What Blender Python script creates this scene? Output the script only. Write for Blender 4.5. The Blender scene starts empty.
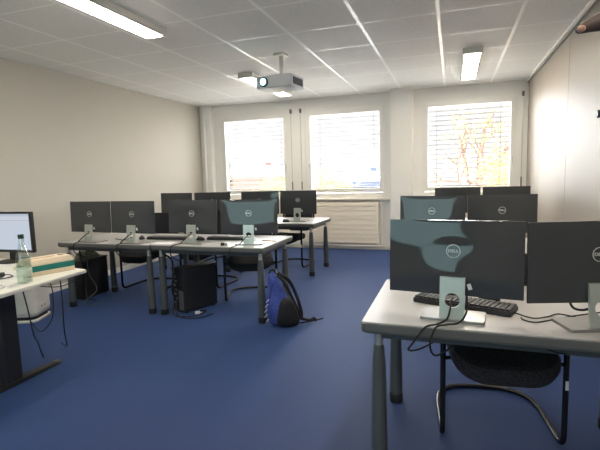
import bpy, bmesh, math, random
from mathutils import Vector, Matrix, Euler
C = bpy.context.scene.collection
SC = bpy.context.scene
PI = math.pi
R = math.radians
random.seed(7)

# ------------------------------------------------------------------ dimensions
CAMZ = 1.349
HC = 2.712                       # ceiling height
XL, XR, YB, YF = -4.648, 1.099, 7.812, -2.3
DT = 0.715                       # desk top height

# ------------------------------------------------------------------ materials
def mat(name, col, rough=0.5, metal=0.0, spec=0.5, noise=None, bump=None, coat=0.0, sheen=0.0):
    """noise=(scale, amount) varies the colour, bump=(scale, strength) roughens the surface"""
    m = bpy.data.materials.new(name); m.use_nodes = True
    nt = m.node_tree; b = nt.nodes['Principled BSDF']
    b.inputs['Base Color'].default_value = (*col, 1)
    b.inputs['Roughness'].default_value = rough
    b.inputs['Metallic'].default_value = metal
    b.inputs['Specular IOR Level'].default_value = spec
    b.inputs['Coat Weight'].default_value = coat
    b.inputs['Sheen Weight'].default_value = sheen
    tc = nt.nodes.new('ShaderNodeTexCoord')
    if noise:
        n = nt.nodes.new('ShaderNodeTexNoise'); n.inputs['Scale'].default_value = noise[0]
        n.inputs['Detail'].default_value = 4
        nt.links.new(tc.outputs['Object'], n.inputs['Vector'])
        r = nt.nodes.new('ShaderNodeValToRGB')
        a = noise[1]
        r.color_ramp.elements[0].position = .3; r.color_ramp.elements[1].position = .7
        r.color_ramp.elements[0].color = (*[c*(1-a) for c in col], 1)
        r.color_ramp.elements[1].color = (*[min(1, c*(1+a)) for c in col], 1)
        nt.links.new(n.outputs['Fac'], r.inputs['Fac'])
        nt.links.new(r.outputs['Color'], b.inputs['Base Color'])
    if bump:
        n = nt.nodes.new('ShaderNodeTexNoise'); n.inputs['Scale'].default_value = bump[0]
        nt.links.new(tc.outputs['Object'], n.inputs['Vector'])
        bp = nt.nodes.new('ShaderNodeBump'); bp.inputs['Strength'].default_value = bump[1]
        bp.inputs['Distance'].default_value = .01
        nt.links.new(n.outputs['Fac'], bp.inputs['Height'])
        nt.links.new(bp.outputs['Normal'], b.inputs['Normal'])
    return m

def emit(name, col, strength):
    m = bpy.data.materials.new(name); m.use_nodes = True
    nt = m.node_tree; nt.nodes.clear()
    e = nt.nodes.new('ShaderNodeEmission'); e.inputs['Color'].default_value = (*col, 1)
    e.inputs['Strength'].default_value = strength
    o = nt.nodes.new('ShaderNodeOutputMaterial'); nt.links.new(e.outputs[0], o.inputs[0])
    return m

def glassy(name, tint, gloss=.07, rough=.02):
    m = bpy.data.materials.new(name); m.use_nodes = True
    nt = m.node_tree; nt.nodes.clear()
    t = nt.nodes.new('ShaderNodeBsdfTransparent'); t.inputs[0].default_value = (*tint, 1)
    g = nt.nodes.new('ShaderNodeBsdfGlossy'); g.inputs['Roughness'].default_value = rough
    mx = nt.nodes.new('ShaderNodeMixShader'); mx.inputs[0].default_value = gloss
    o = nt.nodes.new('ShaderNodeOutputMaterial')
    nt.links.new(t.outputs[0], mx.inputs[1]); nt.links.new(g.outputs[0], mx.inputs[2])
    nt.links.new(mx.outputs[0], o.inputs[0])
    return m

M = {}
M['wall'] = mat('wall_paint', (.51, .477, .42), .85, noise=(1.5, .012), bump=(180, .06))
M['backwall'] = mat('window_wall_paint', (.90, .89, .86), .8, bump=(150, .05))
M['panel'] = mat('partition_laminate', (.36, .315, .265), .5, spec=.34, noise=(1.2, .01))
M['trimwhite'] = mat('white_lacquer', (.88, .85, .79), .45, noise=(3, .01))
M['frame'] = mat('window_frame_paint', (.88, .87, .84), .4, noise=(3, .01))
M['rail'] = mat('grey_rail', (.16, .155, .14), .5, noise=(4, .03))
M['radiator'] = mat('radiator_enamel', (.90, .83, .72), .5, noise=(3, .01))
M['deskgrey'] = mat('desk_laminate', (.42, .41, .41), .33, spec=.5, noise=(60, .03))
M['edgegrey'] = mat('desk_edge_grey', (.115, .118, .115), .5, noise=(9, .03))
M['leggrey'] = mat('desk_leg_grey', (.075, .085, .095), .5, noise=(6, .04))
M['silver'] = mat('brushed_silver', (.62, .62, .60), .35, .8, noise=(20, .05))
M['standsilver'] = mat('stand_silver', (.50, .55, .52), .35, .45, noise=(20, .04))
M['basegrey'] = mat('stand_base_grey', (.30, .295, .29), .3, .6, noise=(20, .04))
M['gloss'] = mat('glossy_black_haze_lifted', (.058, .062, .068), .05, spec=.5, noise=(3, .05))  # black shells; base colour raised to imitate the veil of haze
M['black'] = mat('matt_black_plastic', (.014, .014, .016), .45, noise=(10, .1))
M['rubber'] = mat('black_rubber', (.010, .010, .011), .6, noise=(20, .1))
M['keys'] = mat('key_caps', (.035, .036, .042), .35, noise=(20, .1))
M['chairtube'] = mat('black_chair_tube', (.012, .012, .014), .22, noise=(8, .1))
M['fabric'] = mat('dark_speckled_fabric', (.017, .017, .024), .95, noise=(110, .85), bump=(220, .3))
M['white'] = mat('white_plastic', (.80, .78, .73), .4, noise=(6, .01))
M['whitetable'] = mat('white_table_laminate', (.80, .79, .73), .4, noise=(8, .015))
M['paper'] = mat('paper_white', (.82, .82, .82), .8, noise=(12, .02))
M['badge'] = mat('badge_silver', (.72, .74, .70), .3, .3, noise=(10, .02))
M['slat'] = mat('blind_slat_grey', (.14, .14, .14), .4, .1, noise=(4, .02))
M['lamphousing'] = mat('lamp_housing', (.78, .76, .70), .45, noise=(4, .01))
M['lampglow'] = emit('lamp_diffuser_glow', (1.0, .90, .75), 20.0)
M['teal'] = mat('teal_card', (.008, .20, .18), .6, noise=(14, .05))
M['cream'] = mat('cream_card', (.74, .64, .48), .7, noise=(10, .03))
M['bag_blue'] = mat('blue_nylon', (.05, .085, .36), .75, noise=(40, .25), bump=(90, .4))
M['bag_black'] = mat('black_nylon', (.010, .010, .014), .8, noise=(30, .2), bump=(90, .4))
M['olive'] = mat('olive_grey_fabric', (.20, .205, .155), .9, noise=(20, .15), bump=(60, .4))
M['pc'] = mat('pc_black_steel', (.016, .017, .019), .5, noise=(10, .1))
M['port'] = mat('port_metal', (.30, .31, .32), .35, .7, noise=(15, .1))
M['glass'] = glassy('window_glass', (.97, .98, .97), .05)
M['bottleglass'] = glassy('bottle_glass', (.90, .95, .92), .20, .04)
M['water'] = glassy('bottle_water', (.94, .97, .95), .05, .02)
M['cap'] = mat('dark_green_cap', (.008, .04, .03), .4, noise=(9, .05))
M['labelgreen'] = mat('bottle_label_green', (.62, .70, .60), .7, noise=(30, .15))
M['projwhite'] = mat('projector_shell', (.60, .62, .66), .4, noise=(6, .02))
M['projgrill'] = mat('projector_grille', (.10, .11, .13), .5, noise=(40, .3))
M['lensglow'] = emit('projector_lens_glow', (.30, .90, 1.0), 5.0)
M['screenglow'] = None
M['pencil'] = mat('pencil_wood', (.35, .14, .05), .6, noise=(30, .1))
M['skin'] = mat('skin_brown', (.085, .055, .048), .6, noise=(25, .15))
M['nail'] = mat('finger_nail', (.38, .20, .155), .35, noise=(30, .05))
M['sleeve'] = mat('dark_sleeve', (.04, .04, .05), .9, noise=(40, .2))
M['redwall'] = mat('red_render', (.52, .27, .25), .9, noise=(1, .06))
M['redroof'] = mat('grey_red_roof', (.34, .17, .15), .9, noise=(2, .1))
M['bluewall'] = mat('blue_cladding', (.16, .20, .42), .8, noise=(1, .06))
M['greyroof'] = mat('grey_roofing', (.30, .31, .36), .9, noise=(2, .06))
M['bark'] = mat('bark_brown', (.24, .15, .125), .95, noise=(12, .3))
M['leafyellow'] = mat('autumn_yellow_leaf', (.80, .66, .24), .8, noise=(2.5, .25))
M['leafrust'] = mat('autumn_rust_leaf', (.66, .42, .25), .8, noise=(2.5, .25))
M['leafgreen'] = mat('dark_conifer_leaf', (.10, .15, .08), .9, noise=(3, .25))
M['bounceground'] = mat('pale_bounce_ground', (.66, .65, .63), .95, noise=(.6, .2))  # unseen ground, coloured pale to throw daylight up onto the ceiling

def m_carpet():
    m = bpy.data.materials.new('blue_carpet'); m.use_nodes = True
    nt = m.node_tree; b = nt.nodes['Principled BSDF']; L = nt.links.new
    b.inputs['Roughness'].default_value = .62; b.inputs['Specular IOR Level'].default_value = .35
    b.inputs['Sheen Weight'].default_value = .45; b.inputs['Sheen Tint'].default_value = (.22, .42, 1, 1); b.inputs['Sheen Roughness'].default_value = .5
    tc = nt.nodes.new('ShaderNodeTexCoord')
    big = nt.nodes.new('ShaderNodeTexNoise'); big.inputs['Scale'].default_value = 1.1; big.inputs['Detail'].default_value = 5
    mp = nt.nodes.new('ShaderNodeMapping'); mp.inputs['Scale'].default_value = (1.6, .7, 1); mp.inputs['Rotation'].default_value = (0, 0, R(-55))
    L(tc.outputs['Object'], mp.inputs['Vector']); L(mp.outputs[0], big.inputs['Vector'])
    fine = nt.nodes.new('ShaderNodeTexNoise'); fine.inputs['Scale'].default_value = 260; fine.inputs['Detail'].default_value = 2
    L(tc.outputs['Object'], fine.inputs['Vector'])
    r1 = nt.nodes.new('ShaderNodeValToRGB')
    r1.color_ramp.elements[0].position = .32; r1.color_ramp.elements[1].position = .72
    r1.color_ramp.elements[0].color = (.0095, .022, .092, 1); r1.color_ramp.elements[1].color = (.016, .035, .132, 1)
    L(big.outputs['Fac'], r1.inputs['Fac'])
    r2 = nt.nodes.new('ShaderNodeValToRGB')
    r2.color_ramp.elements[0].color = (.7, .7, .7, 1); r2.color_ramp.elements[1].color = (1.25, 1.25, 1.25, 1)
    L(fine.outputs['Fac'], r2.inputs['Fac'])
    mx = nt.nodes.new('ShaderNodeMix'); mx.data_type = 'RGBA'; mx.blend_type = 'MULTIPLY'; mx.inputs[0].default_value = 1
    L(r1.outputs['Color'], mx.inputs[6]); L(r2.outputs['Color'], mx.inputs[7]); L(mx.outputs[2], b.inputs['Base Color'])
    bp = nt.nodes.new('ShaderNodeBump'); bp.inputs['Strength'].default_value = .35; bp.inputs['Distance'].default_value = .006
    L(fine.outputs['Fac'], bp.inputs['Height']); L(bp.outputs['Normal'], b.inputs['Normal'])
    return m
M['carpet'] = m_carpet()

def m_ceiling():
    m = bpy.data.materials.new('ceiling_tiles'); m.use_nodes = True
    nt = m.node_tree; b = nt.nodes['Principled BSDF']; L = nt.links.new
    b.inputs['Roughness'].default_value = .8
    tc = nt.nodes.new('ShaderNodeTexCoord'); sp = nt.nodes.new('ShaderNodeSeparateXYZ'); L(tc.outputs['Object'], sp.inputs[0])
    def mth(op, a, b_=None):
        n = nt.nodes.new('ShaderNodeMath'); n.operation = op
        if isinstance(a, (int, float)): n.inputs[0].default_value = a
        else: L(a, n.inputs[0])
        if b_ is not None:
            if isinstance(b_, (int, float)): n.inputs[1].default_value = b_
            else: L(b_, n.inputs[1])
        return n.outputs[0]
    def bars(ax, off, pitch, half):
        q = mth('FRACT', mth('ADD', mth('DIVIDE', mth('SUBTRACT', ax, off), pitch), 20.5))
        return mth('LESS_THAN', mth('ABSOLUTE', mth('SUBTRACT', q, .5)), half/pitch)
    bx = bars(sp.outputs['X'], -2.194, .6875, .016)
    by = bars(sp.outputs['Y'], 4.207, .705, .010)
    fac = mth('MAXIMUM', bx, by)
    n = nt.nodes.new('ShaderNodeTexNoise'); n.inputs['Scale'].default_value = 55; n.inputs['Detail'].default_value = 3
    L(tc.outputs['Object'], n.inputs['Vector'])
    r = nt.nodes.new('ShaderNodeValToRGB')
    r.color_ramp.elements[0].position = .35; r.color_ramp.elements[1].position = .65
    r.color_ramp.elements[0].color = (.79, .775, .74, 1); r.color_ramp.elements[1].color = (.87, .855, .82, 1)
    L(n.outputs['Fac'], r.inputs['Fac'])
    mx = nt.nodes.new('ShaderNodeMix'); mx.data_type = 'RGBA'
    L(fac, mx.inputs[0]); L(r.outputs['Color'], mx.inputs[6]); mx.inputs[7].default_value = (.97, .96, .93, 1)
    L(mx.outputs[2], b.inputs['Base Color'])
    rr = mth('SUBTRACT', .85, mth('MULTIPLY', fac, .55)); L(rr, b.inputs['Roughness'])
    return m
M['ceiling'] = m_ceiling()

def m_window_ui():
    """a lit screen: pale page with a header band and some text rows"""
    m = bpy.data.materials.new('lit_screen'); m.use_nodes = True
    nt = m.node_tree; nt.nodes.clear(); L = nt.links.new
    tc = nt.nodes.new('ShaderNodeTexCoord'); sp = nt.nodes.new('ShaderNodeSeparateXYZ'); L(tc.outputs['Object'], sp.inputs[0])
    r = nt.nodes.new('ShaderNodeValToRGB'); r.color_ramp.interpolation = 'CONSTANT'
    mr = nt.nodes.new('ShaderNodeMapRange'); mr.inputs[1].default_value = .095; mr.inputs[2].default_value = .395
    L(sp.outputs['Z'], mr.inputs[0]); L(mr.outputs[0], r.inputs[0])
    e = r.color_ramp.elements
    e[0].position = 0; e[0].color = (.40, .46, .55, 1); e[1].position = .05; e[1].color = (.60, .66, .76, 1)
    for p, c in ((.80, (.66, .70, .76, 1)), (.815, (.42, .47, .55, 1)), (.83, (.63, .68, .77, 1)), (.93, (.50, .56, .66, 1))):
        q = e.new(p); q.color = c
    em = nt.nodes.new('ShaderNodeEmission'); em.inputs[1].default_value = .46
    L(r.outputs[0], em.inputs[0])
    o = nt.nodes.new('ShaderNodeOutputMaterial'); L(em.outputs[0], o.inputs[0])
    return m
M['screenui'] = m_window_ui()

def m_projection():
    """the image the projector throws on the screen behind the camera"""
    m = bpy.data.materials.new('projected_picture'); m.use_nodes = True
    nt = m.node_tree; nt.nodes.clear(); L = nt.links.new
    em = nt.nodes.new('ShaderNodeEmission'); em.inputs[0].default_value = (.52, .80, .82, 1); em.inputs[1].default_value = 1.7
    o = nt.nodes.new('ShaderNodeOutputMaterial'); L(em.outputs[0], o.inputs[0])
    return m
M['projection'] = m_projection()

# ------------------------------------------------------------------ mesh helpers
def bx(bm, c, s, rot=None, bev=0.0, seg=2):
    """box: centre c, full size s, optional Euler/Matrix rotation, bevel"""
    r = bmesh.ops.create_cube(bm, size=1.0)
    vs = r['verts']
    bmesh.ops.scale(bm, verts=vs, vec=s)
    if bev:
        es = list({e for v in vs for e in v.link_edges})
        q = bmesh.ops.bevel(bm, geom=es, offset=bev, segments=seg, affect='EDGES', profile=.5)
        vs = list({v for v in q['verts']} | {v for v in vs if v.is_valid})
        vs = [v for v in vs if v.is_valid]
    mt = Matrix.Translation(c)
    if rot is not None:
        mt = mt @ (rot.to_4x4() if isinstance(rot, Matrix) else Euler(rot).to_matrix().to_4x4())
    bmesh.ops.transform(bm, matrix=mt, verts=vs)
    return vs

def ring_loft(bm, rings, cap=True, closed=False):
    """rings: lists of points, joined by quads"""
    vr = [[bm.verts.new(p) for p in r] for r in rings]
    n = len(vr[0])
    for a, b in zip(vr, vr[1:]):
        for i in range(n):
            bm.faces.new((a[i], a[(i+1) % n], b[(i+1) % n], b[i]))
    if closed:
        a, b = vr[-1], vr[0]
        for i in range(n): bm.faces.new((a[i], a[(i+1) % n], b[(i+1) % n], b[i]))
    elif cap:
        bm.faces.new(list(reversed(vr[0]))); bm.faces.new(vr[-1])

def catmull(pts, n=8):
    P = [Vector(p) for p in pts]
    if len(P) < 3: return P
    out = []
    ext = [P[0]*2-P[1]] + P + [P[-1]*2-P[-2]]
    for i in range(1, len(ext)-2):
        a, b, c, d = ext[i-1:i+3]
        for k in range(n):
            t = k/n
            out.append(.5*((2*b)+(c-a)*t+(2*a-5*b+4*c-d)*t*t+(3*b-a-3*c+d)*t**3))
    out.append(P[-1])
    return out

def fillet(pts, rad, n=6):
    """polyline with its inner corners rounded"""
    P = [Vector(p) for p in pts]; out = [P[0]]
    for i in range(1, len(P)-1):
        a, b, c = P[i-1:i+2]
        u = (a-b); v = (c-b)
        q = min(rad, u.length*.49, v.length*.49)
        s = b+u.normalized()*q; e = b+v.normalized()*q
        for k in range(n+1):
            t = k/n
            out.append(s*(1-t)**2+b*2*t*(1-t)+e*t*t)
    out.append(P[-1])
    return out

def tube(bm, pts, r, seg=8, radii=None):
    P = [Vector(p) for p in pts]
    Q = [P[0]]; RR = [radii[0] if radii else r]
    for i, p in enumerate(P[1:], 1):
        if (p-Q[-1]).length > 1e-5: Q.append(p); RR.append(radii[i] if radii else r)
    P = Q
    t = [(P[min(i+1, len(P)-1)]-P[max(i-1, 0)]).normalized() for i in range(len(P))]
    up = Vector((0, 0, 1)) if abs(t[0].z) < .9 else Vector((1, 0, 0))
    nrm = t[0].cross(up).normalized(); rings = []
    for i, p in enumerate(P):
        nrm = (nrm - t[i]*nrm.dot(t[i])).normalized()
        b = t[i].cross(nrm)
        rings.append([p + (nrm*math.cos(2*PI*k/seg)+b*math.sin(2*PI*k/seg))*RR[i] for k in range(seg)])
    ring_loft(bm, rings)

def lathe(bm, prof, seg=24, c=(0, 0, 0)):
    """prof: (radius, z) pairs from bottom to top"""
    rings = [[(c[0]+r*math.cos(2*PI*k/seg), c[1]+r*math.sin(2*PI*k/seg), c[2]+z) for k in range(seg)] for r, z in prof]
    ring_loft(bm, rings)

def rrect(w, h, r, n=5):
    out = []
    for cx, cy, a0 in ((w/2-r, h/2-r, 0), (-w/2+r, h/2-r, 90), (-w/2+r, -h/2+r, 180), (w/2-r, -h/2+r, 270)):
        for k in range(n+1):
            a = R(a0+90*k/n); out.append((cx+r*math.cos(a), cy+r*math.sin(a)))
    return out

def obj(name, bm, m, parent=None, smooth=False, loc=None, rot=None):
    bmesh.ops.remove_doubles(bm, verts=bm.verts[:], dist=1e-6)
    bmesh.ops.recalc_face_normals(bm, faces=bm.faces[:])
    me = bpy.data.meshes.new(name)
    if smooth:
        for f in bm.faces: f.smooth = True
        for e in bm.edges:
            if len(e.link_faces) == 2 and e.calc_face_angle(0) > R(38): e.smooth = False
    bm.to_mesh(me); bm.free()
    me.materials.append(m)
    o = bpy.data.objects.new(name, me); C.objects.link(o)
    if parent: o.parent = parent
    if loc: o.location = loc
    if rot: o.rotation_euler = rot
    return o

def tag(o, label=None, cat=None, group=None, kind=None):
    if label: o['label'] = label
    if cat: o['category'] = cat
    if group: o['group'] = group
    if kind: o['kind'] = kind
    return o

def thing(name, label, cat, loc=(0, 0, 0), rz=0, group=None):
    o = bpy.data.objects.new(name, None); C.objects.link(o)
    o.empty_display_size = .1
    o.location = loc; o.rotation_euler = (0, 0, rz)
    return tag(o, label, cat, group)

def dup(root, loc, rz, label, group=None):
    def cp(o, par):
        c = o.copy(); C.objects.link(c)
        if par: c.parent = par
        for ch in o.children: cp(ch, c)
        return c
    r = cp(root, None); r.location = loc; r.rotation_euler = (0, 0, rz); r['label'] = label
    if group: r['group'] = group
    return r

def B(): return bmesh.new()

def text_mesh(s, size, depth=.001, bold=0.0):
    cu = bpy.data.curves.new('lettering', 'FONT'); cu.body = s; cu.size = size; cu.extrude = depth
    cu.align_x = 'CENTER'; cu.align_y = 'CENTER'; cu.offset = bold
    o = bpy.data.objects.new('lettering', cu); C.objects.link(o)
    dg = bpy.context.evaluated_depsgraph_get()
    me = bpy.data.meshes.new_from_object(o.evaluated_get(dg))
    bm = B(); bm.from_mesh(me)
    bpy.data.objects.remove(o); bpy.data.curves.remove(cu); bpy.data.meshes.remove(me)
    return bm

# ------------------------------------------------------------------ room shell
def struct(name, bm, m, label, cat, smooth=False, parent=None):
    o = obj(name, bm, m, parent, smooth)
    if not parent: tag(o, label, cat, kind='structure')
    return o

bm = B(); bx(bm, ((XL+XR)/2, (YF+YB)/2, -.05), (XR-XL+.4, YB-YF+.5, .1))
struct('floor', bm, M['carpet'], 'deep blue carpeted floor of the training room', 'floor')
bm = B(); bx(bm, ((XL+XR)/2, (YF+YB)/2, HC+.05), (XR-XL+.4, YB-YF+.5, .1))
struct('ceiling', bm, M['ceiling'], 'suspended ceiling of speckled grey tiles with white bars', 'ceiling')
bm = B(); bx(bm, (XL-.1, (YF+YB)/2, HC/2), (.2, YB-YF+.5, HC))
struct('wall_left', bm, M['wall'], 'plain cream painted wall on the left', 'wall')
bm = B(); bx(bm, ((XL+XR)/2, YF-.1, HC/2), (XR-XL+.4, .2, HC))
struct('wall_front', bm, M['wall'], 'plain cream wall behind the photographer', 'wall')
# right wall: laminate panels with fine upright joints
bm = B()
joints = [YF, -.55, .9, 2.35, 3.80, 5.25, 6.80, YB]
for a, b in zip(joints, joints[1:]):
    bx(bm, (XR+.03, (a+b)/2, HC/2), (.06, b-a-.007, HC), bev=.002, seg=1)
bx(bm, (XR+.10, (YF+YB)/2, HC/2), (.1, YB-YF+.4, HC))
struct('wall_right', bm, M['panel'], 'satin laminate partition wall of tall panels on the right', 'wall')
bm = B(); bx(bm, (XR-.028, (YF+YB)/2, HC-.012), (.03, YB-YF, .024), bev=.003)
struct('trim_1', bm, M['trimwhite'], 'pale rail along the top of the panel wall', 'rail')
bm = B(); bx(bm, (XR-.006, (YF+YB)/2, HC-.022), (.012, YB-YF, .044))
struct('trim_2', bm, M['rail'], 'dark strip standing in for the shadow gap where panel wall meets ceiling', 'rail')  # solid dark strip imitates the shade in the gap
bm = B(); bx(bm, (XL+.008, (YF+YB)/2, .04), (.016, YB-YF-.02, .08), bev=.003)
struct('baseboard_left', bm, M['trimwhite'], 'cream skirting along the left wall', 'baseboard')

# back wall with three window openings
WIN = [(-4.17, -2.955), (-2.44, -1.19), (-.393, .857)]
GZ0, GZ1 = 1.085, 2.41           # visible glass
FR = .085                        # frame width around the glass
bm = B()
xs = [XL-.1] + [v for a, b in WIN for v in (a-FR, b+FR)] + [XR+.15]
oz0, oz1 = GZ0-FR-.03, GZ1+FR
T = .24
for i in range(0, len(xs), 2):
    bx(bm, ((xs[i]+xs[i+1])/2, YB+T/2, HC/2), (xs[i+1]-xs[i], T, HC))
for a, b in WIN:
    w = b-a+2*FR
    bx(bm, ((a+b)/2, YB+T/2, oz0/2), (w, T, oz0)); bx(bm, ((a+b)/2, YB+T/2, (oz1+HC)/2), (w, T, HC-oz1))
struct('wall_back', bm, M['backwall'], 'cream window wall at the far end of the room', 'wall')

def bezel(bm, x0, x1, z0, z1, w, y0, y1, bev=.004, wb=None):
    wb = wb or w
    cy, d = (y0+y1)/2, y1-y0
    bx(bm, (x0+w/2, cy, (z0+z1)/2), (w, d, z1-z0), bev=bev)
    bx(bm, (x1-w/2, cy, (z0+z1)/2), (w, d, z1-z0), bev=bev)
    bx(bm, ((x0+x1)/2, cy, z1-w/2), (x1-x0-2*w+.002, d, w), bev=bev)
    bx(bm, ((x0+x1)/2, cy, z0+wb/2), (x1-x0-2*w+.002, d, wb), bev=bev)

for i, (a, b) in enumerate(WIN):
    lab = ['left window with white frame and a wide mullion beside it', 'middle window above the slatted radiator cover',
           'right window with yellow autumn trees behind the blind'][i]
    bm = B()
    bezel(bm, a-FR, b+FR, oz0, oz1, .04, YB-.012, YB+.10)
    w = struct(f'window_{i+1}', bm, M['frame'], lab, 'window')
    bm = B(); bezel(bm, a-.052, b+.052, GZ0-.06, GZ1+.05, .055, YB-.028, YB+.07, wb=.064)
    obj('sash', bm, M['frame'], w)
    bm = B(); bx(bm, ((a+b)/2, YB+.05, (GZ0+GZ1)/2), (b-a+.01, .006, GZ1-GZ0+.01))
    obj('pane', bm, M['glass'], w)
    hx = [b+.028, a-.028, b+.028][i]
    bm = B(); bx(bm, (hx, YB-.033, 1.52), (.026, .012, .07), bev=.003)
    tube(bm, fillet([(hx, YB-.038, 1.535), (hx, YB-.07, 1.535), (hx, YB-.07, 1.43)], .015), .008)
    obj('handle', bm, M['silver'], w, True)

# wide mullion boards and sills
bm = B(); bx(bm, ((WIN[0][1]+WIN[1][0])/2, YB-.012, 1.80), (WIN[1][0]-WIN[0][1]-2*FR-.02, .024, 1.56), bev=.004)
struct('trim_3', bm, M['frame'], 'wide white mullion between left and middle windows', 'mullion')
bm = B(); bx(bm, ((XL+.24-1.007)/2, YB-.055, .905), (-1.007-XL-.24, .11, .03), bev=.006)
struct('trim_4', bm, M['trimwhite'], 'cream sill shelf under the left and middle windows', 'sill')
bm = B(); bx(bm, ((-.637+XR)/2, YB-.055, .905), (XR+.637, .11, .03), bev=.006)
struct('trim_5', bm, M['trimwhite'], 'cream sill shelf under the right window', 'sill')
bm = B(); bx(bm, ((-1.007-.637)/2+.01, YB-.10, HC/2), (.355, .2, HC), bev=.006)
struct('trim_6', bm, M['backwall'], 'square white pillar between middle and right windows', 'pillar')
bm = B(); bx(bm, (XL+.115, YB-.06, HC/2), (.23, .12, HC), bev=.004)
tube(bm, [(XL+.10, YB-.15, 0), (XL+.10, YB-.15, HC)], .025, 10)
struct('trim_7', bm, M['backwall'], 'boxed pipe in the far left corner', 'pillar', True)
bm = B(); bx(bm, ((XL+XR)/2, YB-.01, .035), (XR-XL, .02, .07), bev=.003)
struct('baseboard_back', bm, M['trimwhite'], 'cream skirting along the window wall', 'baseboard')

# crank rods of the blinds
for x, lab in ((-2.80, 'left one of the twin crank rods on the wide mullion'), (-2.615, 'right one of the twin crank rods on the wide mullion'),
               (1.02, 'blind crank rod in the corner beside the panel wall')):
    t = thing('crank_rod', lab, 'crank rod', (x, YB, 1.08), group='blind crank rods')
    bm = B(); tube(bm, [(0, -.045, .03), (0, -.045, 1.42)], .006, 8); obj('rod', bm, M['silver'], t, True)
    bm = B(); bx(bm, (0, -.036, 1.425), (.035, .05, .075), bev=.006); obj('bracket', bm, M['rail'], t)
    bm = B(); tube(bm, [(0, -.045, 0), (0, -.045, .15)], .011, 8); obj('grip', bm, M['rail'], t, True)

# venetian blinds outside the glass
for i, (a, b) in enumerate(WIN):
    t = thing('venetian_blind', ['open slatted blind outside the left window', 'open slatted blind outside the middle window',
              'open slatted blind outside the right window'][i], 'blind', ((a+b)/2, YB+.17, 1.02), group='outside venetian blinds')
    bm = B(); n = 18; w = b-a+.06
    for k in range(n):
        z = .06+k*.0795
        ang = R(14)
        rings = []
        for q in range(7):
            u = (q/6-.5)*.072
            rings.append((u*math.cos(ang), z-u*math.sin(ang)+.004-.12*(u**2)/.036*1.0))
        for s in (0, 1): pass
        va = [bm.verts.new((-w/2, y, zz)) for y, zz in rings]; vb = [bm.verts.new((w/2, y, zz)) for y, zz in rings]
        vc = [bm.verts.new((-w/2, y, zz-.0025)) for y, zz in rings]; vd = [bm.verts.new((w/2, y, zz-.0025)) for y, zz in rings]
        for q in range(6):
            bm.faces.new((va[q], va[q+1], vb[q+1], vb[q])); bm.faces.new((vc[q], vd[q], vd[q+1], vc[q+1]))
        bm.faces.new((va[0], vb[0], vd[0], vc[0])); bm.faces.new((va[6], vc[6], vd[6], vb[6]))
        bm.faces.new(va[::-1]+vc) if False else None
    obj('slats', bm, M['slat'], t, True)
    for cx in (-w/2+.16, w/2-.16):
        bm = B(); tube(bm, [(cx, -.03, .0), (cx, -.03, n*.0795)], .003, 6); tube(bm, [(cx, .03, .0), (cx, .03, n*.0795)], .003, 6)
        obj('ladder_cord', bm, M['rail'], t)
    bm = B(); bx(bm, (0, 0, .085), (w, .07, .018), bev=.004); obj('bottom_rail', bm, M['slat'], t)

# radiators with horizontal slatted fronts
def radiator(x0, x1, label):
    t = thing('radiator', label, 'radiator', ((x0+x1)/2, YB, 0), group='radiators under the windows')
    w = x1-x0
    bm = B(); n = 9; z0, z1 = .115, .855; p = (z1-z0)/n
    for k in range(n):
        bx(bm, (0, -.085, z0+(k+.5)*p), (w, .022, p-.010), rot=(R(-4), 0, 0), bev=.004)
    obj('slatted_front', bm, M['radiator'], t)
    bm = B(); bx(bm, (0, -.045, (z0+z1)/2), (w-.02, .055, z1-z0-.01)); obj('body', bm, M['radiator'], t)
    for s in (-1, 1):
        bm = B(); bx(bm, (s*(w/2-.008), -.052, (z0+z1)/2), (.016, .075, z1-z0), bev=.003); obj('end_panel', bm, M['radiator'], t)
    bm = B(); tube(bm, [(-w/2, -.09, .075), (w/2+.1, -.09, .075)], .012, 8); tube(bm, [(w/2+.06, -.05, .06), (w/2+.06, -.05, .82)], .010, 8)
    tube(bm, [(w/2-.03, -.09, .075), (w/2-.03, -.09, .14)], .010, 8)
    obj('pipe', bm, M['trimwhite'], t, True)
    bm = B(); tube(bm, [(w/2-.01, -.06, .82), (w/2+.03, -.06, .82)], .012, 10); lathe(bm, [(.02, -.03), (.024, -.02), (.024, .03), (.018, .04)], 14, (w/2+.055, -.06, .81))
    obj('valve', bm, M['white'], t, True)
radiator(-2.62, -1.215, 'cream slatted radiator under the middle window')
radiator(-4.30, -2.86, 'cream slatted radiator under the left window behind the far desks')
radiator(-.45, .92, 'cream slatted radiator hidden behind the monitors under the right window')

# ------------------------------------------------------------------ ceiling lamps
def lamp(x, y0, y1, label):
    t = thing('ceiling_light', label, 'ceiling light', (x, (y0+y1)/2, HC), group='long ceiling lights')
    L = y1-y0
    bm = B()
    outl = [(-.105, -.001), (.105, -.001), (.105, -.045), (.09, -.062), (-.09, -.062), (-.105, -.045)]
    ring_loft(bm, [[(px, -L/2, pz) for px, pz in outl], [(px, L/2, pz) for px, pz in outl]])
    obj('housing', bm, M['lamphousing'], t)
    bm = B(); bx(bm, (0, 0, -.0655), (.165, L-.06, .009), bev=.003); obj('diffuser', bm, M['lampglow'], t)
    for s in (-1, 1):
        bm = B(); bx(bm, (0, s*(L/2+.006), -.032), (.216, .014, .068), bev=.004); obj('end_cap', bm, M['lamphousing'], t)
lamp(-2.60, 2.10, 3.62, 'long lit ceiling light nearest the left wall, at the top left')
lamp(.20, 5.50, 7.02, 'short-looking lit ceiling light in front of the right window')
lamp(-2.60, 5.50, 7.02, 'lit ceiling light partly hidden behind the projector')
lamp(.20, 1.90, 3.42, 'lit ceiling light above the nearest right desk')
lamp(-2.60, -1.60, -.08, 'added unseen fill light behind the photographer on the left')  # added out of view to brighten ceiling, desks and monitor backs
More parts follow.
